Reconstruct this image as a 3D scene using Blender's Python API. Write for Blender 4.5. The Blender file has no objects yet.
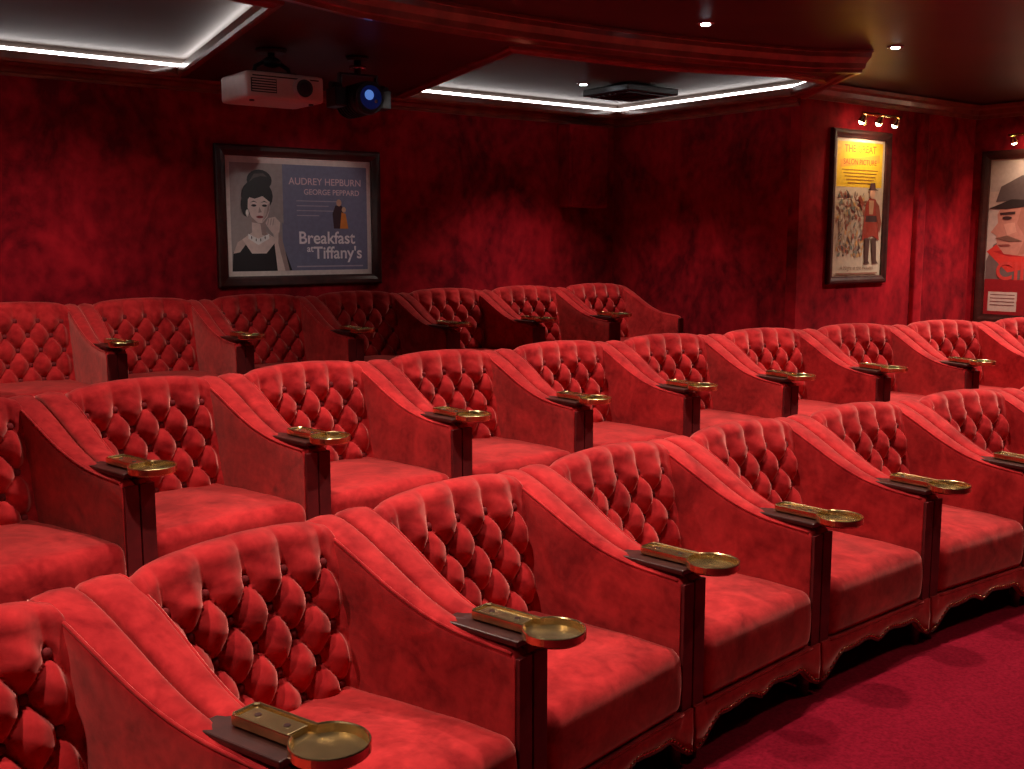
import bpy, bmesh, math, random
from mathutils import Vector, Matrix
from mathutils.geometry import tessellate_polygon
random.seed(4)
scene = bpy.context.scene
scene.view_settings.view_transform = 'Standard'
scene.view_settings.exposure = 0.0
COL = scene.collection

# ---------------------------------------------------------------- materials
def new_mat(name):
    m = bpy.data.materials.new(name); m.use_nodes = True
    nt = m.node_tree
    return m, nt, nt.nodes['Principled BSDF']

def mat_plain(name, col, rough=0.5, metal=0.0, var=0.15, scale=20, emit=None, estr=0, coat=0, bump=0.0):
    m, nt, b = new_mat(name)
    tc = nt.nodes.new('ShaderNodeTexCoord')
    n = nt.nodes.new('ShaderNodeTexNoise'); n.inputs['Scale'].default_value = scale; n.inputs['Detail'].default_value = 4
    nt.links.new(tc.outputs['Object'], n.inputs['Vector'])
    r = nt.nodes.new('ShaderNodeValToRGB')
    r.color_ramp.elements[0].position = 0.3; r.color_ramp.elements[1].position = 0.7
    r.color_ramp.elements[0].color = tuple(c*(1-var) for c in col)+(1,)
    r.color_ramp.elements[1].color = tuple(min(1, c*(1+var)) for c in col)+(1,)
    nt.links.new(n.outputs['Fac'], r.inputs['Fac']); nt.links.new(r.outputs['Color'], b.inputs['Base Color'])
    b.inputs['Roughness'].default_value = rough; b.inputs['Metallic'].default_value = metal
    b.inputs['Coat Weight'].default_value = coat
    if emit:
        b.inputs['Emission Color'].default_value = tuple(emit)+(1,); b.inputs['Emission Strength'].default_value = estr
    if bump:
        bp = nt.nodes.new('ShaderNodeBump'); bp.inputs['Strength'].default_value = bump; bp.inputs['Distance'].default_value = 0.01
        nt.links.new(n.outputs['Fac'], bp.inputs['Height']); nt.links.new(bp.outputs['Normal'], b.inputs['Normal'])
    return m

def mat_velvet(name, dark, light, sheen_col, scale=5.0, sheen=0.8, fine=0.25, p0=0.32, p1=0.68, sheen_rough=0.35, bump=.25, bdist=.006, dist=1.4, zs=1.0, spec=.2, rough=.75, fmul=9, detail=5):
    m, nt, b = new_mat(name)
    tc = nt.nodes.new('ShaderNodeTexCoord'); oi = nt.nodes.new('ShaderNodeObjectInfo')
    mul = nt.nodes.new('ShaderNodeMath'); mul.operation = 'MULTIPLY'; mul.inputs[1].default_value = 37.0
    nt.links.new(oi.outputs['Random'], mul.inputs[0])
    add = nt.nodes.new('ShaderNodeVectorMath'); add.operation = 'MULTIPLY_ADD'
    add.inputs[1].default_value = (1,1,zs)
    nt.links.new(tc.outputs['Object'], add.inputs[0]); nt.links.new(mul.outputs[0], add.inputs[2])
    n1 = nt.nodes.new('ShaderNodeTexNoise'); n1.inputs['Scale'].default_value = scale
    n1.inputs['Detail'].default_value = detail; n1.inputs['Roughness'].default_value = 0.58; n1.inputs['Distortion'].default_value = dist
    nt.links.new(add.outputs[0], n1.inputs['Vector'])
    n2 = nt.nodes.new('ShaderNodeTexNoise'); n2.inputs['Scale'].default_value = scale*fmul; n2.inputs['Detail'].default_value = 3
    nt.links.new(add.outputs[0], n2.inputs['Vector'])
    mx = nt.nodes.new('ShaderNodeMix'); mx.inputs['Factor'].default_value = fine
    nt.links.new(n1.outputs['Fac'], mx.inputs[2]); nt.links.new(n2.outputs['Fac'], mx.inputs[3])
    r = nt.nodes.new('ShaderNodeValToRGB'); r.color_ramp.elements[0].position = p0; r.color_ramp.elements[1].position = p1
    r.color_ramp.elements[0].color = dark+(1,); r.color_ramp.elements[1].color = light+(1,)
    nt.links.new(mx.outputs[0], r.inputs['Fac']); nt.links.new(r.outputs['Color'], b.inputs['Base Color'])
    b.inputs['Roughness'].default_value = rough
    b.inputs['Specular IOR Level'].default_value = spec
    b.inputs['Sheen Weight'].default_value = sheen; b.inputs['Sheen Roughness'].default_value = sheen_rough
    b.inputs['Sheen Tint'].default_value = sheen_col+(1,)
    bp = nt.nodes.new('ShaderNodeBump'); bp.inputs['Strength'].default_value = bump; bp.inputs['Distance'].default_value = bdist
    nt.links.new(mx.outputs[0], bp.inputs['Height']); nt.links.new(bp.outputs['Normal'], b.inputs['Normal'])
    return m

VELVET = mat_velvet('red_velvet', (0.22,0.0045,0.008), (0.56,0.028,0.031), (1.0,0.38,0.33), scale=6.0, sheen=1.0, p0=.34,p1=.66, sheen_rough=.40, bump=.3, dist=.9, spec=.08, rough=.9, fine=.28, fmul=6)
WALLV = mat_velvet('wall_velvet', (0.115,0.0025,0.008), (0.47,0.011,0.022), (1.0,0.16,0.15), scale=2.3, sheen=0.7, fine=0.33, p0=0.36, p1=0.66, dist=1.1, zs=.8, spec=.08, rough=.85, bump=.5, bdist=.02, fmul=6)
CARPET = mat_velvet('red_carpet', (0.14,0.003,0.011), (0.24,0.006,0.020), (0.9,0.2,0.25), scale=9.0, sheen=0.08, fine=0.8, spec=.05, rough=.95)
POSTM = mat_plain('dark_maroon_post', (0.13,0.007,0.009), 0.6, var=0.3, scale=14)
BUTTON = mat_plain('velvet_button', (0.17,0.006,0.009), 0.9, var=0.3, scale=14)
WOOD = mat_plain('dark_wood', (0.045,0.010,0.008), 0.4, var=0.4, scale=18, coat=0.1)
CROWN = mat_plain('mahogany_trim', (0.21,0.055,0.034), 0.28, var=0.35, scale=9, coat=0.4)
BRASS = mat_plain('aged_brass', (0.80,0.60,0.30), 0.24, metal=1.0, var=0.18, scale=25)
CEIL = mat_plain('ceiling_lacquer', (0.050,0.016,0.012), 0.42, var=0.35, scale=1.6)
COFFER = mat_plain('coffer_panel', (0.055,0.038,0.031), 0.5, var=0.3, scale=1.5)
BLACK = mat_plain('black_plastic', (0.012,0.012,0.014), 0.35)
WHITE = mat_plain('white_plastic', (0.62,0.50,0.46), 0.4, var=0.05)
CHROME = mat_plain('chrome', (0.7,0.7,0.72), 0.15, metal=1)
LED = mat_plain('led_strip', (0.9,0.9,0.95), 0.5, emit=(1.0,0.93,0.90), estr=11)
BULB = mat_plain('downlight_bulb', (1,1,1), 0.5, emit=(0.85,0.92,1.0), estr=20)
WARMB = mat_plain('picture_bulb', (1,1,1), 0.5, emit=(1.0,0.80,0.5), estr=30)
BLUEL = mat_plain('blue_lens', (0.02,0.05,0.3), 0.08, emit=(0.02,0.10,0.8), estr=.03)
BLUEG = mat_plain('blue_glow', (0.1,0.3,0.8), 0.08, emit=(0.14,0.34,1.0), estr=.5)
GLASS = mat_plain('lens_glass', (0.03,0.03,0.05), 0.05, coat=1)
_pc = {}
def paint(col):
    k = tuple(round(c,3) for c in col)
    if k not in _pc:
        _pc[k] = mat_plain('print_ink_%d'%len(_pc), k, 0.45, var=0.08, scale=30)
    return _pc[k]

# ---------------------------------------------------------------- helpers
def finish(name, bm, mats, loc=(0,0,0), rotz=0, parent=None, recalc=True):
    if recalc: bmesh.ops.recalc_face_normals(bm, faces=bm.faces[:])
    me = bpy.data.meshes.new(name); bm.to_mesh(me); bm.free()
    for m in mats: me.materials.append(m)
    ob = bpy.data.objects.new(name, me); COL.objects.link(ob)
    ob.location = loc; ob.rotation_euler = (0,0,rotz)
    if parent: ob.parent = parent
    return ob

def box(bm, x0,x1,y0,y1,z0,z1, mi=0, bev=0.0):
    vs = [bm.verts.new((x,y,z)) for x in (x0,x1) for y in (y0,y1) for z in (z0,z1)]
    F = [(0,1,3,2),(4,6,7,5),(0,4,5,1),(2,3,7,6),(0,2,6,4),(1,5,7,3)]
    fs = [bm.faces.new([vs[i] for i in f]) for f in F]
    for f in fs: f.material_index = mi
    if bev > 0:
        es = list({e for f in fs for e in f.edges})
        r = bmesh.ops.bevel(bm, geom=es, offset=bev, segments=2, profile=0.5, affect='EDGES')
        for f in r['faces']: f.material_index = mi

def cyl(bm, p0, p1, r0, r1=None, seg=20, mi=0, cap=True, smooth=True):
    if r1 is None: r1 = r0
    p0 = Vector(p0); p1 = Vector(p1); d = (p1-p0).normalized()
    a = d.orthogonal().normalized(); b = d.cross(a)
    A=[];B=[]
    for i in range(seg):
        t = 2*math.pi*i/seg; o = a*math.cos(t)+b*math.sin(t)
        A.append(bm.verts.new(p0+o*r0)); B.append(bm.verts.new(p1+o*r1))
    for i in range(seg):
        j=(i+1)%seg; f = bm.faces.new((A[i],A[j],B[j],B[i])); f.material_index=mi; f.smooth=smooth
    if cap:
        f=bm.faces.new(A[::-1]); f.material_index=mi
        f=bm.faces.new(B); f.material_index=mi

def tube(bm, pts, r, seg=6, mi=0):
    pts=[Vector(p) for p in pts]; rings=[]
    for i,p in enumerate(pts):
        d=(pts[min(i+1,len(pts)-1)]-pts[max(i-1,0)]).normalized()
        a=d.cross(Vector((1,0,0))); 
        if a.length<0.1: a=d.cross(Vector((0,0,1)))
        a.normalize(); b=d.cross(a)
        rings.append([bm.verts.new(p+a*math.cos(2*math.pi*k/seg)*r+b*math.sin(2*math.pi*k/seg)*r) for k in range(seg)])
    for i in range(len(rings)-1):
        for k in range(seg):
            j=(k+1)%seg
            f=bm.faces.new((rings[i][k],rings[i][j],rings[i+1][j],rings[i+1][k])); f.smooth=True; f.material_index=mi
    for rr in (rings[0][::-1], rings[-1]):
        f=bm.faces.new(rr); f.material_index=mi

def blob(bm, c, rx, ry, rz, mi=0, u=10, v=6):
    r=bmesh.ops.create_uvsphere(bm,u_segments=u,v_segments=v,radius=1.0)
    for w in r['verts']:
        w.co=Vector((c[0]+w.co.x*rx,c[1]+w.co.y*ry,c[2]+w.co.z*rz))
    for w in r['verts']:
        for f in w.link_faces: f.material_index=mi; f.smooth=True

def rbox(bm, x0,x1,y0,y1,z0,z1, r, mi=0, cuts=16, fn=None):
    tmp = bmesh.new(); bmesh.ops.create_cube(tmp,size=2.0)
    bmesh.ops.subdivide_edges(tmp, edges=tmp.edges[:], cuts=cuts, use_grid_fill=True)
    mp={}
    cx,cy,cz=(x0+x1)/2,(y0+y1)/2,(z0+z1)/2; hx,hy,hz=(x1-x0)/2,(y1-y0)/2,(z1-z0)/2
    for v in tmp.verts:
        t=[math.copysign(1-(1-min(1,abs(c)))**1.7,c) for c in v.co]
        p=Vector((t[0]*hx,t[1]*hy,t[2]*hz))
        q=Vector((max(-hx+r,min(hx-r,p.x)),max(-hy+r,min(hy-r,p.y)),max(-hz+r,min(hz-r,p.z))))
        d=p-q
        if d.length>1e-9: p=q+d.normalized()*r
        p+=Vector((cx,cy,cz))
        if fn: p=fn(p)
        mp[v]=bm.verts.new(p)
    for f in tmp.faces:
        g=bm.faces.new([mp[v] for v in f.verts]); g.smooth=True; g.material_index=mi
    tmp.free()

def miter(pts, closed):
    n=len(pts); out=[]
    for i in range(n):
        p=Vector(pts[i]); a=Vector(pts[i-1]) if (closed or i>0) else None
        b=Vector(pts[(i+1)%n]) if (closed or i<n-1) else None
        if a is None: d=(b-p).normalized(); out.append(Vector((-d.y,d.x))); continue
        if b is None: d=(p-a).normalized(); out.append(Vector((-d.y,d.x))); continue
        d1=(p-a).normalized(); d2=(b-p).normalized()
        n1=Vector((-d1.y,d1.x)); n2=Vector((-d2.y,d2.x)); m=(n1+n2).normalized()
        out.append(m/max(0.35,m.dot(n1)))
    return out

def sweep(bm, pts, profile, closed=False, mi=0):
    """profile: list of (offset to the left of travel, z)"""
    ms=miter(pts,closed); rings=[]
    for p,m in zip(pts,ms):
        rings.append([bm.verts.new((p[0]+m.x*o,p[1]+m.y*o,z)) for o,z in profile])
    n=len(rings); k=len(profile)
    for i in range(n if closed else n-1):
        A=rings[i];B=rings[(i+1)%n]
        for j in range(k):
            jj=(j+1)%k
            f=bm.faces.new((A[j],A[jj],B[jj],B[j])); f.material_index=mi
    if not closed:
        for R in (rings[0][::-1],rings[-1]):
            f=bm.faces.new(R); f.material_index=mi

def offset_poly(pts, d):
    return [(p[0]+m.x*d,p[1]+m.y*d) for p,m in zip(pts,miter(pts,True))]

def sstep(a,b,x):
    t=max(0,min(1,(x-a)/(b-a))); return t*t*(3-2*t)

# ---------------------------------------------------------------- armchair mesh
def armtop(y):
    pts=[(0,.610),(.10,.617),(.20,.630),(.30,.657),(.40,.700),(.50,.753),(.60,.803),(.68,.832),(.74,.836)]
    for i,((a,za),(b,zb)) in enumerate(zip(pts,pts[1:])):
        if y<=b:
            m0=(zb-pts[max(i-1,0)][1])/(b-pts[max(i-1,0)][0]); j=min(i+2,len(pts)-1)
            m1=(pts[j][1]-za)/(pts[j][0]-a)
            t=(y-a)/(b-a); h=b-a
            return (2*t**3-3*t*t+1)*za+(t**3-2*t*t+t)*h*m0+(-2*t**3+3*t*t)*zb+(t**3-t*t)*h*m1
    return pts[-1][1]
XO=0.3765
def thick(y): return .056+.029*sstep(0.05,.6,y)

def build_chair(flare):
    bm=bmesh.new()
    for s in (-1,1):
        ys=[0,.003,.008,.016,.028]+[.045+.025*i for i in range(27)]+[.715,.735,.748,.756,.760]
        ys=sorted(set(ys))
        rings=[]; inn=[]
        for y in ys:
            zt=armtop(min(y,.74))
            if y<.030: zt-= .026*(1-math.sqrt(max(0,1-(1-y/.030)**2)))
            if y>.715: zt-= .06*(1-math.sqrt(max(0,1-((y-.715)/.046)**2)))
            t=thick(min(y,.7)); xo=XO+flare*y; xi=XO-t
            r=.022
            loop=[(xi,.13),(xi,.30),(xi,zt-.10),(xi,zt-.055),(xi,zt-r)]
            for k in range(1,5):
                a=math.pi/2*k/4; loop.append((xi+r-r*math.cos(a),zt-r+r*math.sin(a)))
            loop.append(((xi+xo)/2,zt+.004))
            for k in range(0,5):
                a=math.pi/2*k/4; loop.append((xo-r+r*math.sin(a),zt-r+r*math.cos(a)))
            loop+= [(xo,zt-.09),(xo,.30),(xo,.13)]
            rings.append([bm.verts.new((s*x,y,z)) for x,z in loop])
            if .016<=y<=.735: inn.append((s*(xi+.005),y,zt-.008))
        k=len(rings[0])
        for A,B in zip(rings,rings[1:]):
            for j in range(k):
                jj=(j+1)%k
                f=bm.faces.new((A[j],A[jj],B[jj],B[j])); f.smooth=True
        bm.faces.new(rings[0]); bm.faces.new(rings[-1][::-1])
        tube(bm,inn,.0050)
        x0,x1=sorted((s*(XO-.053),s*(XO-.0002)))
        box(bm,x0,x1,-.012,.002,.075,.592,1,.0012)
    # tufted back
    A_=.046; a=.126; b=.083; s0=.050; N=4
    nu=100; nv=76; nr=14
    grid=[]
    hw=.318; hi=.291
    def ztopf(x):
        u=x/hi
        if abs(u)<=1: return .844+.018*(1-u*u)-.008*sstep(.85,1,abs(u))
        return .836-.030*sstep(1.0,hw/hi,abs(u))
    for i in range(nu+1):
        x=hw*math.copysign(abs(-1+2*i/nu)**.92,-1+2*i/nu); u=x/hi; col=[]
        ztop=ztopf(x); rr=.048; zc=ztop-rr
        wrap=-.030*min(1.1,abs(u))**3
        edge=1-sstep(.86,.985,abs(u))*.75
        def hgt(x,s):
            n=max(0,min(N,(s-s0)/b))
            p=x/a+n/2; q=x/a-n/2
            h=(abs(math.sin(math.pi*p))*abs(math.sin(math.pi*q))+1e-9)**.46
            nn=round(n)
            for m in (nn-1,nn,nn+1):
                if 0<=m<=N:
                    xb=a*(m/2+round(x/a-m/2)); d2=(x-xb)**2+(s-(s0+b*m))**2
                    h-= .32*math.exp(-d2/.00034)
            h+= .040*math.sin(x*95+s*60)*math.sin(s*70-x*20)
            return A_*h
        for j in range(nv+1):
            v=j/nv; s=v*.44
            y=.556+.085*v+wrap; z=.36+(zc-.36)*v
            h=hgt(x,s)*edge*sstep(-.05,.06,s)*(1-.45*sstep(.37,.44,s))
            col.append((x,y-h,z+.24*h))
        y1=.556+.085+wrap
        for j in range(1,nr+1):
            ph=math.pi*j/nr; fade=(1-.9*sstep(0,1.9,ph))*.55
            h=hgt(x,.44)*edge*fade
            col.append((x,y1+rr-(rr+h)*math.cos(ph),zc+(rr+h*.30)*math.sin(ph)+(.24*.55*hgt(x,.44)*edge*max(0,math.cos(ph)))))
        col.append((x,.750,.5)); col.append((x,.750,.13))
        grid.append([bm.verts.new(c) for c in col])
    for A,B in zip(grid,grid[1:]):
        for j in range(len(A)-1):
            f=bm.faces.new((A[j],B[j],B[j+1],A[j+1])); f.smooth=True
    for R in (grid[0][::-1],grid[-1]): bm.faces.new(R)
    for n in range(N+1):
        for k in range(-3,4):
            x=a*k if n%2==0 else a*(k+.5)
            if abs(x)>.272: continue
            u=x/hi; v=(s0+b*n)/.44
            y=.556+.085*v-.030*abs(u)**3; z=.36+(ztopf(x)-.048-.36)*v
            blob(bm,(x,y-.001,z),.0145,.009,.0145,4)
    def seatfn(p):
        k=(XO-thick(max(0,min(.7,p.y)))+.003)/.330
        cr=0
        if p.z>.33:
            cr=.026*(1-(p.x/.33)**2)*max(0,1-((p.y-.28)/.32)**2)
            cr+=.0022*math.sin(p.x*21+p.y*13)*math.sin(p.y*17-p.x*5)
        return Vector((p.x*k,p.y-.010*math.sin(math.pi*max(0,min(1,(p.z-.19)/.2)))*(1 if p.y<.1 else 0),p.z+cr))
    rbox(bm,-.330,.330,-.016,.60,.185,.400,.042,0,22,seatfn)
    def zb(x):
        t=abs(x)/.37
        return .128-.022*math.exp(-(x/.045)**2)-.085*sstep(.62,.97,t)+.006*math.sin(t*9)
    n=72; F=[];B=[]
    for i in range(n+1):
        x=-.374+.748*i/n; z=zb(x)
        F.append([bm.verts.new((x,-.020,.192)),bm.verts.new((x,-.024,(z+.192)/2)),bm.verts.new((x,-.021,z))])
        B.append([bm.verts.new((x,.004,.192)),bm.verts.new((x,.004,(z+.192)/2)),bm.verts.new((x,.004,z))])
    for i in range(n):
        for j in range(2):
            f=bm.faces.new((F[i][j],F[i+1][j],F[i+1][j+1],F[i][j+1])); f.smooth=True
            bm.faces.new((B[i][j],B[i][j+1],B[i+1][j+1],B[i+1][j]))
        bm.faces.new((F[i][0],B[i][0],B[i+1][0],F[i+1][0])); bm.faces.new((F[i][2],F[i+1][2],B[i+1][2],B[i][2]))
    for i in (0,n):
        for j in range(2):
            bm.faces.new((F[i][j],F[i][j+1],B[i][j+1],B[i][j]))
    tube(bm,[(-.32+.64*i/20,-.019,.190) for i in range(21)],.005)
    tube(bm,[(-.372+.744*i/60,-.021,zb(-.372+.744*i/60)+.002) for i in range(61)],.004,6,1)
    m=46
    for i in range(m):
        x=-.364+.728*i/(m-1)
        blob(bm,(x,-.0235,zb(x)+.013),.0058,.0035,.0058,2,6,4)
    box(bm,-.355,.355,.03,.73,.10,.20,3)
    for fx in (-.335,.335):
        for fyy in (.012,.70):
            cyl(bm,(fx,fyy+.01,0),(fx,fyy+.01,.11),.018,.03,10,3)
    me=bpy.data.meshes.new('armchair'); bmesh.ops.recalc_face_normals(bm,faces=bm.faces[:])
    bm.to_mesh(me); bm.free()
    for mt in (VELVET,POSTM,BRASS,WOOD,BUTTON): me.materials.append(mt)
    return me

def build_tray():
    bm=bmesh.new()
    R=.082; w=.038; ye=.250; x0=.004
    def outline(e,z):
        r=R-e; ww=w-e; ph=math.asin(ww/r); pts=[]
        st=math.pi/2+ph; en=math.pi/2-ph+2*math.pi; n=44
        for i in range(n+1):
            t=st+(en-st)*i/n; pts.append((r*math.cos(t),r*math.sin(t)))
        pts+= [(ww,ye-e-.008),(ww-.008,ye-e),(-ww+.008,ye-e),(-ww,ye-e-.008)]
        return [bm.verts.new((x+x0*sstep(0,.08,y),y,z)) for x,y in pts]
    L=[outline(.006,-.004),outline(0,.002),outline(0,.021),outline(.0015,.0235),outline(.004,.0235),outline(.006,.021),outline(.009,.004)]
    for A,B in zip(L,L[1:]):
        for i in range(len(A)):
            j=(i+1)%len(A); f=bm.faces.new((A[i],A[j],B[j],B[i])); f.smooth=False
    bm.faces.new(L[0]); bm.faces.new(L[-1])
    box(bm,x0-.027,x0+.027,.088,.238,.003,.018,0,.002)
    for yy in (.12,.205): cyl(bm,(x0,yy,.017),(x0,yy,.020),.008,.007,12,1)
    cyl(bm,(-.01,.075,-.03),(-.01,.075,.0),.012,seg=12,mi=0)
    box(bm,-.080,.034,.052,.315,-.020,-.004,1,.004)
    bmesh.ops.recalc_face_normals(bm,faces=bm.faces[:])
    me=bpy.data.meshes.new('drink_tray'); bm.to_mesh(me); bm.free()
    me.materials.append(BRASS); me.materials.append(WOOD)
    return me

TR=build_tray()
def put(name,me,loc,rz):
    o=bpy.data.objects.new(name,me); COL.objects.link(o); o.location=loc; o.rotation_euler=(0,0,rz); return o
def attach(tray_loc,tray_rz,chair):
    # the tray is screwed to the arm of the chair, so it is a part of it
    t=put('drink_tray',TR,(0,0,0),0); t.parent=chair
    M=Matrix.Translation(Vector(tray_loc))@Matrix.Rotation(tray_rz,4,'Z')
    C=Matrix.Translation(chair.location)@Matrix.Rotation(chair.rotation_euler.z,4,'Z')
    L=C.inverted()@M
    t.location=L.to_translation(); t.rotation_euler=L.to_euler()
SH=-.024   # arm joints sit slightly left of the tray dish centre
def arc_row(cx,cy,R,th0,i0,i1,z,pitch=.757):
    dth=pitch/R; me=build_chair(dth/2)
    for i in range(i0,i1):
        th=th0+dth*i
        tm=th+dth/2+SH/R; Rm=R+.05
        c=put('armchair',me,(cx+Rm*math.sin(tm),cy+Rm*math.cos(tm),z),-tm)
        if i<i1-1:
            t2=th+dth
            attach((cx+R*math.sin(t2),cy+R*math.cos(t2),z+.640),-t2,c)
arc_row(3.9,-7.78,10.0,-.3035,-1,8,0.0)
arc_row(3.7,-8.15,11.98,-.2100,-2,10,0.2)
me3=build_chair(0)
for i in range(-4,6):
    X=1.89+.755*i
    c=put('armchair',me3,(X+.3775+SH,6.03,.4),0)
    if i<5: attach((X+.755,5.98,1.04),0,c)

# ---------------------------------------------------------------- room
XL,XR,YF,YB,H=-2.6,9.14,-3.0,7.2,2.79
SX,SY=6.70,5.15; SOF=2.69
def wallbox(name,x0,x1,y0,y1,mat=WALLV,z0=0,z1=H):
    bm=bmesh.new(); box(bm,x0,x1,y0,y1,z0,z1); return finish(name,bm,[mat])
wallbox('wall_back',XL-.1,SX+.1,YB,YB+.1)
wallbox('wall_side',SX,SX+.1,SY+.1,YB)
wallbox('wall_alcove',SX,XR+.1,SY,SY+.1)
wallbox('wall_right',XR,XR+.1,YF,SY)
wallbox('wall_left',XL-.1,XL,YF,YB)
wallbox('wall_front',XL-.1,XR+.1,YF-.1,YF)
wallbox('floor',XL-.1,XR+.1,YF-.1,YB+.1,CARPET,-.1,0)
bm=bmesh.new(); box(bm,XL-.1,XR+.1,YF-.1,YB+.1,H,H+.1); finish('ceiling',bm,[CEIL])
def prism(name,pts,z0,z1,mat):
    bm=bmesh.new(); A=[bm.verts.new((x,y,z0)) for x,y in pts]; B=[bm.verts.new((x,y,z1)) for x,y in pts]
    n=len(pts)
    for i in range(n): bm.faces.new((A[i],A[(i+1)%n],B[(i+1)%n],B[i]))
    bm.faces.new(A[::-1]); bm.faces.new(B); return finish(name,bm,[mat])
arc=[(3.8+11.35*math.sin(t),-8.0+11.35*math.cos(t)) for t in [(-.59+.045*i) for i in range(24)]]
arc=[p for p in arc if XL<p[0]<XR-.02]
prism('floor_tier',[(XL,arc[0][1])]+arc+[(XR,arc[-1][1]),(XR,SY),(SX,SY),(SX,YB),(XL,YB)],0,.2,CARPET)
prism('floor_tier',[(XL,5.35),(SX,5.35),(SX,YB),(XL,YB)],.2,.4,CARPET)
# dropped soffit with two coffers
def fy(x): return 4.62-((x-3.5)**2)/14.5
front=[(XL,2.2),(-1.2,2.8),(0,3.35),(.9,3.80),(1.6,4.16),(2.1,4.40)]+[(x,fy(x)) for x in [2.6,3.1,3.6,4.1,4.6,5.0,5.35,5.65]]+[(5.93,4.13)]
c1=[(-1.6,6.92),(-1.6,4.35),(1.2,4.45),(2.20,4.66),(2.62,6.92)]
c2=[(4.34,6.95),(3.80,4.92),(4.9,4.86),(5.75,4.56),(6.20,4.60),(6.50,5.10),(6.50,6.95)]
outer=front+[(SX,SY),(SX,YB),(XL,YB)]
bm=bmesh.new()
loops=[[Vector((x,y,0)) for x,y in L] for L in (outer,c1,c2)]
flat=[p for L in loops for p in L]
for z in (SOF,SOF+.03):
    vs=[bm.verts.new((p.x,p.y,z)) for p in flat]
    for t in tessellate_polygon(loops):
        try: bm.faces.new([vs[i] for i in t])
        except ValueError: pass
for L in (c1,c2):
    n=len(L)
    for i in range(n):
        p,q=L[i],L[(i+1)%n]
        bm.faces.new([bm.verts.new(c) for c in ((p[0],p[1],SOF),(q[0],q[1],SOF),(q[0],q[1],SOF+.03),(p[0],p[1],SOF+.03))])
fr=front+[(SX,SY)]
for p,q in zip(fr,fr[1:]):
    bm.faces.new([bm.verts.new(c) for c in ((p[0],p[1],SOF),(q[0],q[1],SOF),(q[0],q[1],H),(p[0],p[1],H))])
finish('ceiling_soffit',bm,[CEIL])
for k,L in enumerate((c1,c2)):
    rec=offset_poly(L,-.07)
    bm=bmesh.new(); n=len(rec)
    for i in range(n):
        p,q=rec[i],rec[(i+1)%n]
        bm.faces.new([bm.verts.new(c) for c in ((p[0],p[1],SOF+.03),(q[0],q[1],SOF+.03),(q[0],q[1],H),(p[0],p[1],H))])
    bm.faces.new([bm.verts.new((x,y,H-.004)) for x,y in rec])
    finish('ceiling_coffer',bm,[COFFER])
    bm=bmesh.new()
    sweep(bm,offset_poly(rec,.004),[(0,SOF+.045),(.012,SOF+.045),(.012,SOF+.062),(0,SOF+.062)],closed=True)
    finish('cove_light_strip',bm,[LED])
    bm=bmesh.new()
    sweep(bm,L,[(-.06,SOF-.001),(-.055,SOF-.014),(-.03,SOF-.018),(-.015,SOF-.028),(.006,SOF-.028),(.012,SOF-.01),(.012,SOF+.03),(-.002,SOF+.032)],closed=True)
    finish('trim_coffer',bm,[CROWN])
bm=bmesh.new()
prof=[(.085,SOF-.001),(.075,SOF-.02),(.035,SOF-.024),(.02,SOF-.034),(-.008,SOF-.034),(-.014,SOF-.014),(-.024,SOF-.008),(-.030,SOF+.022),(-.045,SOF+.045),(-.052,SOF+.055),(-.056,SOF+.080),(-.064,SOF+.084),(-.064,H-.001),(.0,H-.001),(.0,SOF)]
sweep(bm,front+[(SX-.02,SY-.03)],prof)
finish('trim_soffit',bm,[CROWN])
def crown_prof(zt): return [(0,zt-.075),(.014,zt-.075),(.018,zt-.058),(.034,zt-.050),(.045,zt-.028),(.066,zt-.018),(.072,zt-.001),(0,zt-.001)]
bm=bmesh.new()
sweep(bm,[(SX,SY+.02),(SX,YB),(XL,YB)],crown_prof(SOF))
finish('trim_crown_back',bm,[CROWN])
def crown2(zt): return [(0,zt-.11),(.018,zt-.11),(.024,zt-.085),(.045,zt-.075),(.06,zt-.042),(.09,zt-.028),(.10,zt-.001),(0,zt-.001)]
bm=bmesh.new()
sweep(bm,[(XR,YF),(XR,SY),(SX,SY)],crown2(H-.01))
finish('trim_crown_right',bm,[CROWN])
bm=bmesh.new(); sweep(bm,[(XR,YF),(XR,3.0)],[(0,0.001),(.02,0.001),(.02,.12),(0,.14)]); finish('baseboard_right',bm,[CROWN])
bm=bmesh.new(); sweep(bm,[(XR,SY-.001),(SX,SY-.001)],[(0,0.2),(.02,0.2),(.02,.32),(0,.34)]); finish('baseboard_alcove',bm,[CROWN])
bm=bmesh.new(); rbox(bm,8.22,8.34,SY-.05,SY,.2,2.66,.012,0,6); finish('trim_pilaster',bm,[WALLV])
bm=bmesh.new(); rbox(bm,6.04,6.48,YB-.16,YB-.002,1.90,2.60,.012,0,8)
box(bm,6.07,6.45,YB-.166,YB-.158,1.93,2.57,0,.003); finish('wall_speaker',bm,[WALLV])
bm=bmesh.new(); box(bm,5.62,6.16,5.90,6.40,H-.07,H-.02,0,.008)
for i in range(7): box(bm,5.68,6.10,5.95+.065*i,5.98+.065*i,H-.078,H-.068,0)
box(bm,5.79,5.99,6.06,6.26,H-.02,H-.002,0)
finish('ceiling_air_vent',bm,[BLACK])

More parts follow.
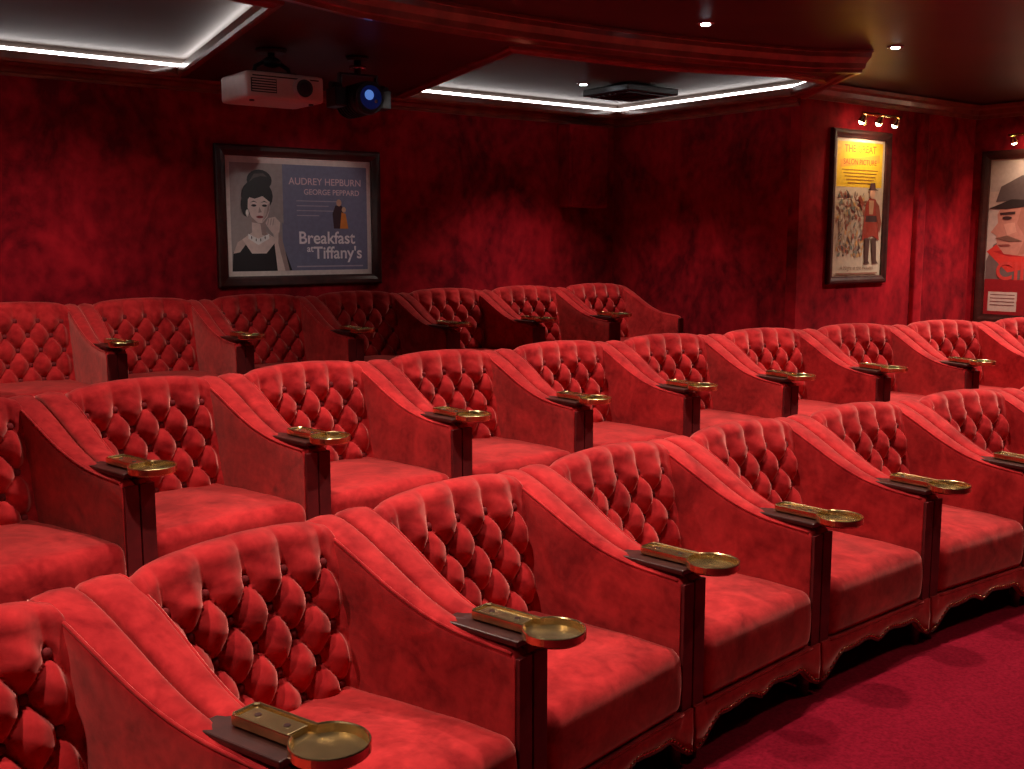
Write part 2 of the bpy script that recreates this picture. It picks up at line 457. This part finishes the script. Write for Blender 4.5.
# ---------------------------------------------------------------- lamps
bmd=bmesh.new()
cyl(bmd,(0,0,-.010),(0,0,0),.046,.050,24,0)
cyl(bmd,(0,0,-.014),(0,0,-.0095),.024,.028,20,1)
me_d=bpy.data.meshes.new('recessed_downlight'); bmd.to_mesh(me_d); bmd.free()
me_d.materials.append(CHROME); me_d.materials.append(BULB)
def downlight(x,y,z,power,cone=115,blend=.6,col=(1,.80,.68),soft=.035,aim=None):
    o=put('recessed_downlight',me_d,(x,y,z),0)
    l=bpy.data.lights.new('downlight_lamp','SPOT'); l.energy=power; l.color=col; l.spot_size=math.radians(cone); l.spot_blend=blend; l.shadow_soft_size=soft
    lo=bpy.data.objects.new('lamp',l); COL.objects.link(lo); lo.parent=o; lo.location=(0,0,-.03)
    if aim is not None:
        lo.rotation_euler=(Vector(aim)-Vector((x,y,z-.03))).to_track_quat('-Z','Y').to_euler()
P=145
for X in (-.1,1.3,2.7,4.1,5.5,6.9): downlight(X,2.55-.03*(X-3.7)**2,H,P,98,.8)
for X,Y in ((-1.3,3.35),(.15,3.6),(1.6,3.8),(3.05,4.2),(4.5,4.12),(5.95,3.90),(7.4,3.5)): downlight(X,Y,H,P,98,.8)
for X in (-.9,.4,1.7): downlight(X,5.35,H-.005,88,105,.8,aim=(X,6.35,.9))
downlight(5.45,6.2,H-.005,100,112,.8)
downlight(3.62,3.7,H,85,23,.6,col=(1,.88,.82),aim=(3.60,7.2,1.73))  # narrow spot added out of view to brighten poster A, no known fixture
for X in (3.2,5.1,7.0): downlight(X,1.0,H,35,100)  # weak fill lamps added out of view over the front aisle carpet
downlight(8.3,3.9,H,190,124)  # extra lamp beyond the frame, added to brighten the alcove walls

# ---------------------------------------------------------------- posters
def ring_frame(bm,w,h,rings,mi=0):
    L=[]
    for ins,dep in rings:
        a,b=w/2-ins,h/2-ins
        L.append([bm.verts.new((x,-dep,z)) for x,z in ((-a,-b),(a,-b),(a,b),(-a,b))])
    for A,B in zip(L,L[1:]):
        for i in range(4):
            j=(i+1)%4; f=bm.faces.new((A[i],A[j],B[j],B[i])); f.material_index=mi
    return L
class Art:
    def __init__(s,root): s.root=root; s.k=0
    def poly(s,name,pts,col):
        s.k+=1
        bm=bmesh.new(); y=-.005-.00035*s.k
        vs=[bm.verts.new((x,y,z)) for x,z in pts]
        f=bm.faces.new(vs); f.normal_update()
        if f.normal.y>0: f.normal_flip()
        bmesh.ops.triangulate(bm,faces=bm.faces[:])
        return finish(name,bm,[paint(col)],parent=s.root,recalc=False)
    def ell(s,name,cx,cz,rx,rz,col,n=20,rot=0):
        c,q=math.cos(rot),math.sin(rot)
        return s.poly(name,[(cx+rx*math.cos(2*math.pi*i/n)*c-rz*math.sin(2*math.pi*i/n)*q,cz+rx*math.cos(2*math.pi*i/n)*q+rz*math.sin(2*math.pi*i/n)*c) for i in range(n)],col)
    def rect(s,name,x0,x1,z0,z1,col): return s.poly(name,[(x0,z0),(x1,z0),(x1,z1),(x0,z1)],col)
    def text(s,name,body,x,z,size,col,align='CENTER',bold=0.0,sx=1.0):
        s.k+=1
        cu=bpy.data.curves.new(name,'FONT'); cu.body=body; cu.size=size; cu.align_x=align; cu.offset=bold
        tmp=bpy.data.objects.new(name+'_t',cu); COL.objects.link(tmp)
        bpy.context.view_layer.update()
        dg=bpy.context.evaluated_depsgraph_get()
        me=bpy.data.meshes.new_from_object(tmp.evaluated_get(dg))
        bpy.data.objects.remove(tmp)
        me.materials.clear(); me.materials.append(paint(col))
        o=bpy.data.objects.new(name,me); COL.objects.link(o); o.parent=s.root
        o.rotation_euler=(math.pi/2,0,0); o.location=(x,-.005-.00035*s.k,z); o.scale=(sx,1,1)
def poster(loc,rz,w,h,fw,paper,framemat=WOOD):
    bm=bmesh.new()
    L=ring_frame(bm,w,h,[(0,-.0),(0,.028),(.012,.036),(fw*.5,.034),(fw*.8,.024),(fw,.021),(fw,.004)])
    bm.faces.new(L[0])
    f=bm.faces.new(L[-1]); f.material_index=1
    root=finish('framed_poster',bm,[framemat,paint(paper)],loc,rz)
    return root,Art(root)

# poster A : landscape movie quad with the portrait
pw,ph=1.31,.99
root,A=poster((3.60,YB-.002,1.785),0,pw,ph,.075,(.72,.62,.58))
bx0,bx1,bz0,bz1=-.545,.545,-.385,.375
BG=(.19,.20,.31)
A.rect('print_background',bx0,bx1,bz0,bz1,BG)
A.rect('print_panel',bx0,bx0+.40,bz0,bz1,(.36,.31,.30))
A.poly('print_panel_edge',[(bx0+.39,bz0),(bx0+.52,bz0),(bx0+.42,bz0+.3),(bx0+.39,bz0+.35)],BG)
ox,oz=-.345,-.03
ink=(.012,.011,.014); skin=(.78,.63,.58); shade=(.40,.29,.27); mid=(.60,.47,.43)
A.poly('print_dress',[(ox-.20,bz0),(ox-.19,oz-.22),(ox-.10,oz-.15),(ox-.03,oz-.22),(ox+.05,oz-.22),(ox+.11,oz-.14),(ox+.21,oz-.22),(ox+.26,bz0)],ink)
A.poly('print_shoulder',[(ox-.19,oz-.23),(ox-.155,oz-.15),(ox-.10,oz-.12),(ox-.09,oz-.16),(ox-.14,oz-.22)],mid)
A.poly('print_neck',[(ox-.12,oz-.13),(ox-.045,oz-.08),(ox-.045,oz+.03),(ox+.06,oz+.03),(ox+.06,oz-.08),(ox+.15,oz-.13),(ox+.06,oz-.23),(ox-.05,oz-.23)],skin)
A.poly('print_neck_shade',[(ox-.045,oz+.03),(ox+.06,oz+.03),(ox+.06,oz-.08),(ox+.10,oz-.11),(ox+.03,oz-.10),(ox+.02,oz-.02),(ox-.045,oz-.01)],shade)
A.poly('print_pearls',[(ox-.075,oz-.09),(ox+.0,oz-.125),(ox+.085,oz-.09),(ox+.085,oz-.125),(ox+.0,oz-.17),(ox-.075,oz-.125)],(.93,.9,.88))
for i in range(4): A.ell('print_pearl_gap',ox-.05+.034*i,oz-.118-.018*math.sin(math.pi*i/3),.004,.012,ink,6)
A.ell('print_hair',ox+.0,oz+.175,.120,.115,ink)
A.ell('print_bun',ox+.02,oz+.285,.095,.075,ink)
A.ell('print_hair_back',ox-.085,oz+.11,.04,.08,ink)
A.poly('print_hair_light',[(ox-.06,oz+.27),(ox-.02,oz+.33),(ox+.05,oz+.335),(ox+.08,oz+.31),(ox+.03,oz+.315),(ox-.02,oz+.30)],(.09,.07,.07))
A.poly('print_face',[(ox-.07,oz+.17),(ox-.075,oz+.09),(ox-.05,oz+.03),(ox+.0,oz-.015),(ox+.03,oz-.015),(ox+.075,oz+.03),(ox+.095,oz+.09),(ox+.095,oz+.17),(ox+.01,oz+.21)],skin)
A.poly('print_cheek_mid',[(ox+.055,oz+.10),(ox+.095,oz+.13),(ox+.09,oz+.08),(ox+.065,oz+.03),(ox+.03,oz-.01),(ox+.045,oz+.05)],mid)
A.poly('print_cheek_shade',[(ox+.078,oz+.10),(ox+.095,oz+.13),(ox+.09,oz+.08),(ox+.065,oz+.03),(ox+.03,oz-.01),(ox+.065,oz+.045)],shade)
A.poly('print_fringe',[(ox-.085,oz+.13),(ox-.06,oz+.165),(ox-.02,oz+.155),(ox+.04,oz+.175),(ox+.10,oz+.13),(ox+.11,oz+.22),(ox-.08,oz+.23)],ink)
for sx in (-.028,.052):
    A.poly('print_brow',[(ox+sx-.030,oz+.128),(ox+sx,oz+.142),(ox+sx+.028,oz+.128),(ox+sx,oz+.134)],ink)
    A.ell('print_eye',ox+sx,oz+.108,.020,.009,ink,10)
A.poly('print_nose',[(ox+.012,oz+.10),(ox+.030,oz+.062),(ox+.004,oz+.056)],shade)
A.ell('print_lips',ox+.014,oz+.028,.028,.010,(.32,.06,.06),10)
A.ell('print_earring',ox-.080,oz+.055,.012,.026,(.95,.9,.85),8)
A.poly('print_forearm',[(ox+.14,bz0),(ox+.235,bz0),(ox+.19,oz-.16),(ox+.155,oz-.06),(ox+.11,oz-.055),(ox+.12,oz-.16)],skin)
A.poly('print_forearm_shade',[(ox+.20,bz0),(ox+.235,bz0),(ox+.19,oz-.16),(ox+.155,oz-.06),(ox+.15,oz-.16)],shade)
A.poly('print_hand',[(ox+.08,oz-.055),(ox+.055,oz-.015),(ox+.075,oz+.02),(ox+.13,oz+.03),(ox+.17,oz-.01),(ox+.16,oz-.08),(ox+.11,oz-.09)],skin)
for i in range(3): A.poly('print_finger',[(ox+.068+.02*i,oz-.03),(ox+.073+.02*i,oz-.03),(ox+.083+.02*i,oz+.018),(ox+.078+.02*i,oz+.018)],shade)
A.k=8
A.text('print_names','AUDREY HEPBURN',.20,.235,.070,(.75,.55,.60),bold=.0005)
A.text('print_names_b','GEORGE PEPPARD',.25,.165,.056,(.75,.55,.60),bold=.0005)
for i,wd in enumerate((.34,.26,.30,.18)): A.rect('print_credit',-.04,-.04+wd,.115-.035*i,.121-.035*i,(.45,.40,.50))
A.poly('print_couple_dark',[(.26,-.08),(.335,-.08),(.345,.03),(.33,.09),(.275,.09),(.25,.03)],(.05,.02,.03))
A.ell('print_couple_head',.305,.11,.022,.026,(.62,.36,.26),10)
A.poly('print_couple_orange',[(.31,-.08),(.38,-.08),(.36,.03),(.325,.04)],(.75,.25,.04))
A.ell('print_couple_head_b',.345,.06,.018,.021,(.7,.45,.3),10)
A.text('print_title','Breakfast',.20,-.190,.125,(.95,.88,.92),bold=.0022)
A.text('print_title_at','at',.06,-.250,.070,(.95,.88,.92),bold=.001)
A.text('print_title_b',"Tiffany's",.29,-.300,.125,(.95,.88,.92),bold=.0022)
A.rect('print_credit_low',-.05,.50,-.362,-.352,(.50,.44,.54))

# poster B : one-sheet with yellow head block
root,A=poster((7.44,SY-.002,1.875),0,.78,1.20,.06,(.70,.56,.40))
A.rect('print_background',-.325,.325,-.535,.535,(.60,.50,.36))
A.rect('print_header',-.30,.30,.16,.51,(.80,.53,.03))
A.text('print_headline','THE GREAT',0,.43,.080,(.45,.10,.02),bold=.001)
A.poly('print_ribbon',[(-.26,.31),(.26,.36),(.26,.42),(-.26,.37)],(.80,.38,.05))
A.text('print_headline_b','SALON PICTURE',0,.335,.060,(.35,.05,.02))
for i in range(5): A.rect('print_line',-.24+.02*i,.24-.015*i,.29-.025*i,.297-.025*i,(.35,.16,.02))
rnd=random.Random(2)
for i in range(190):
    cx=rnd.uniform(-.29,.07); cz=rnd.uniform(-.38,.13); c=rnd.choice([(.30,.24,.18),(.42,.16,.10),(.20,.24,.20),(.52,.42,.26),(.10,.07,.06),(.60,.36,.14),(.62,.54,.42)])
    r1=rnd.uniform(.005,.017); A.k=11+(i%12)*.5; A.ell('print_crowd',cx,cz,r1,rnd.uniform(.010,.034),c,7,rnd.uniform(-.9,.9))
A.k=19
A.poly('print_cloak',[(.05,-.26),(.08,-.05),(.09,.04),(.14,.08),(.22,.07),(.27,.0),(.26,-.12),(.29,-.26),(.20,-.22)],(.34,.04,.02))
A.poly('print_shirt',[(.13,.06),(.20,.06),(.19,-.05),(.14,-.05)],(.55,.32,.18))
A.poly('print_waist',[(.10,-.06),(.24,-.06),(.25,-.11),(.09,-.11)],(.05,.02,.02))
A.poly('print_leg',[(.09,-.24),(.16,-.24),(.15,-.42),(.17,-.445),(.09,-.445),(.10,-.42)],(.08,.04,.03))
A.poly('print_leg_b',[(.18,-.24),(.25,-.24),(.26,-.42),(.29,-.445),(.21,-.445),(.21,-.42)],(.08,.04,.03))
A.poly('print_arm',[(.22,.06),(.27,.02),(.31,-.12),(.29,-.20),(.26,-.12),(.22,-.02)],(.28,.06,.03))
A.poly('print_arm_b',[(.10,.06),(.03,.0),(-.02,.08),(.01,.10),(.05,.05),(.10,.03)],(.28,.06,.03))
A.ell('print_head',.17,.12,.036,.046,(.68,.42,.28),12)
A.poly('print_hat',[(.10,.14),(.25,.14),(.21,.155),(.20,.20),(.14,.20),(.13,.155)],(.08,.03,.03))
A.text('print_foot','A Night at the Pictures',0,-.49,.048,(.2,.12,.08))
A.rect('print_foot_line',-.28,.28,-.525,-.513,(.3,.15,.1))
# poster C : large portrait, right wall
root,A=poster((XR-.002,4.48,1.64),-math.pi/2,1.16,1.50,.075,(.55,.42,.37))
A.rect('print_background',-.50,.50,-.67,.67,(.52,.38,.33))
A.rect('print_sky',-.50,.50,.40,.67,(.42,.33,.30))
A.poly('print_coat',[(-.50,-.20),(-.44,-.06),(-.30,.02),(.15,-.02),(.42,-.12),(.50,-.30),(.50,-.40),(-.50,-.40)],(.16,.10,.09))
A.poly('print_scarf',[(-.50,-.12),(-.36,-.02),(-.12,-.06),(-.02,-.24),(-.30,-.30)],(.62,.04,.03))
A.poly('print_scarf_fold',[(-.44,-.12),(-.20,-.08),(-.10,-.16),(-.30,-.16)],(.40,.02,.02))
A.poly('print_face',[(-.38,.28),(-.42,.20),(-.41,.13),(-.47,.05),(-.42,.02),(-.41,-.06),(-.34,-.14),(-.15,-.16),(.0,-.10),(.12,.04),(.18,.26),(.0,.36),(-.30,.36)],(.48,.19,.14))
A.poly('print_face_mid',[(-.20,.30),(.17,.27),(.12,.04),(.0,-.10),(-.22,-.15),(-.16,.0),(-.24,.12)],(.38,.14,.10))
A.poly('print_face_shade',[(-.10,.26),(.17,.25),(.12,.04),(.0,-.10),(-.15,-.15),(-.06,.02),(-.12,.12)],(.26,.09,.06))
A.poly('print_cheek',[(-.36,.12),(-.26,.13),(-.24,.05),(-.32,.02)],(.60,.27,.20))
A.poly('print_hair',[(.0,.28),(.20,.28),(.20,.12),(.10,.05),(.06,.18)],(.12,.07,.06))
A.poly('print_cap',[(-.44,.31),(-.40,.44),(-.22,.53),(.08,.50),(.26,.37),(.25,.24),(.05,.31),(-.20,.32)],(.10,.07,.07))
A.poly('print_brim',[(-.50,.255),(-.30,.33),(.05,.31),(-.15,.265),(-.35,.245)],(.03,.02,.02))
A.poly('print_brow',[(-.40,.215),(-.26,.225),(-.26,.200),(-.39,.195)],(.05,.02,.02))
A.ell('print_eye',-.33,.170,.045,.016,(.05,.02,.02),10)
A.poly('print_moustache',[(-.43,-.005),(-.32,.02),(-.18,-.03),(-.30,-.035)],(.16,.07,.05))
A.poly('print_mouth',[(-.40,-.06),(-.30,-.055),(-.28,-.07),(-.38,-.075)],(.22,.05,.04))
A.rect('print_red_band',-.50,.50,-.67,-.36,(.30,.012,.016))
A.text('print_title','CINEMA',.0,-.36,.22,(.60,.05,.04),bold=.004)
A.rect('print_block',-.46,-.20,-.64,-.47,(.60,.45,.38))
for i in range(4): A.rect('print_block_line',-.44,-.22,-.50-.03*i,-.492-.03*i,(.2,.06,.05))
A.rect('print_block',-.10,.42,-.60,-.50,(.15,.02,.02))

# picture lights
def picture_light(loc,rz,power):
    bm=bmesh.new()
    tube(bm,[(0,0,.02),(0,-.05,.06),(0,-.12,.075),(0,-.17,.05)],.008,8)
    cyl(bm,(0,0,.02),(0,-.015,.02),.035,seg=20)
    cyl(bm,(-.26,-.17,.05),(.26,-.17,.05),.011,seg=12)
    for x in (-.22,-.0,.22):
        cyl(bm,(x,-.17,.045),(x,-.14,-.005),.016,.034,14,0,False)
        blob(bm,(x,-.145,-.008),.024,.024,.024,1)
    o=finish('picture_light',bm,[BRASS,WARMB],loc,rz)
    l=bpy.data.lights.new('picture_lamp','SPOT'); l.energy=power; l.color=(1,.72,.50); l.spot_size=math.radians(148); l.spot_blend=.8; l.shadow_soft_size=.05
    lo=bpy.data.objects.new('lamp',l); COL.objects.link(lo); lo.parent=o; lo.location=(0,-.22,-.04); lo.rotation_euler=(math.radians(18),0,0)
picture_light((7.46,SY,2.53),0,18)
picture_light((XR,4.50,2.45),-math.pi/2,18)

# projector
bm=bmesh.new()
rbox(bm,-.235,.235,-.18,.18,-.075,.075,.022,0,12)
box(bm,-.21,-.06,-.186,-.178,-.04,.035,1)
for i in range(5): box(bm,-.205,-.065,-.189,-.184,-.034+.014*i,-.028+.014*i,0)
box(bm,-.2,.2,-.183,-.178,.045,.052,1)
cyl(bm,(.10,-.17,-.002),(.10,-.205,-.002),.062,.058,28,0)
cyl(bm,(.10,-.20,-.002),(.10,-.214,-.002),.050,.046,28,1)
cyl(bm,(.10,-.212,-.002),(.10,-.218,-.002),.034,.030,24,2)
for x in (-.18,.18): cyl(bm,(x,-.12,-.083),(x,-.12,-.07),.014,seg=10,mi=1)
box(bm,-.11,.11,-.09,.09,.075,.092,1,.004)
for sx in (-1,1): tube(bm,[(sx*.11,0,.085),(sx*.10,0,.125),(sx*.03,0,.16)],.013,8,1)
blob(bm,(0,0,.155),.055,.055,.032,1,14,8)
cyl(bm,(0,0,.15),(0,0,.222),.020,seg=14,mi=1)
cyl(bm,(0,0,.205),(0,0,.226),.08,.09,24,1)
finish('ceiling_projector',bm,[WHITE,BLACK,GLASS],(2.73,5.78,2.463),0)
# effect light with blue lens
bm=bmesh.new()
cyl(bm,(0,.15,0),(0,-.13,0),.080,.092,28,0)
cyl(bm,(0,-.13,0),(0,-.17,0),.098,.090,28,0)
cyl(bm,(0,-.168,0),(0,-.174,0),.070,.066,28,1)
cyl(bm,(-.012,-.173,.012),(-.012,-.178,.012),.030,.026,20,2)
cyl(bm,(.03,-.173,-.022),(.03,-.178,-.022),.012,.010,14,3)
for i in range(6): cyl(bm,(0,.12-.035*i,0),(0,.112-.035*i,0),.096,seg=24,mi=0)
for sx in (-1,1):
    box(bm,sx*.118-.006,sx*.118+.006,-.02,.02,-.02,.15,0,.002)
    cyl(bm,(sx*.09,0,0),(sx*.135,0,0),.020,seg=12,mi=0)
    box(bm,sx*.145-.035,sx*.145+.035,-.08,.06,-.05,.06,0,.008)
    cyl(bm,(sx*.15,-.06,.06),(sx*.15,.04,.085),.022,seg=12,mi=0)
box(bm,-.124,.124,-.02,.02,.14,.152,0,.002)
cyl(bm,(0,0,.15),(0,0,.245),.022,seg=12,mi=0); cyl(bm,(0,0,.225),(0,0,.249),.06,.07,20,0)
cyl(bm,(0,0,.175),(0,0,.195),.05,seg=16,mi=3)
finish('effect_spotlight',bm,[BLACK,BLUEL,BLUEG,CHROME],(3.24,5.70,2.440),math.radians(-4))

# ---------------------------------------------------------------- world, camera
w=bpy.data.worlds.new('room_world'); scene.world=w; w.use_nodes=True
w.node_tree.nodes['Background'].inputs[0].default_value=(.02,.004,.004,1)
cam=bpy.data.cameras.new('camera'); cam.sensor_width=36; cam.sensor_fit='HORIZONTAL'; cam.lens=37.55; cam.clip_start=.02
co=bpy.data.objects.new('camera',cam); COL.objects.link(co)
co.location=(0,0,1.62)
yaw=math.radians(52.4); pit=math.radians(-7.7)
d=Vector((math.cos(yaw)*math.cos(pit),math.sin(yaw)*math.cos(pit),math.sin(pit)))
co.rotation_euler=d.to_track_quat('-Z','Y').to_euler()
scene.camera=co
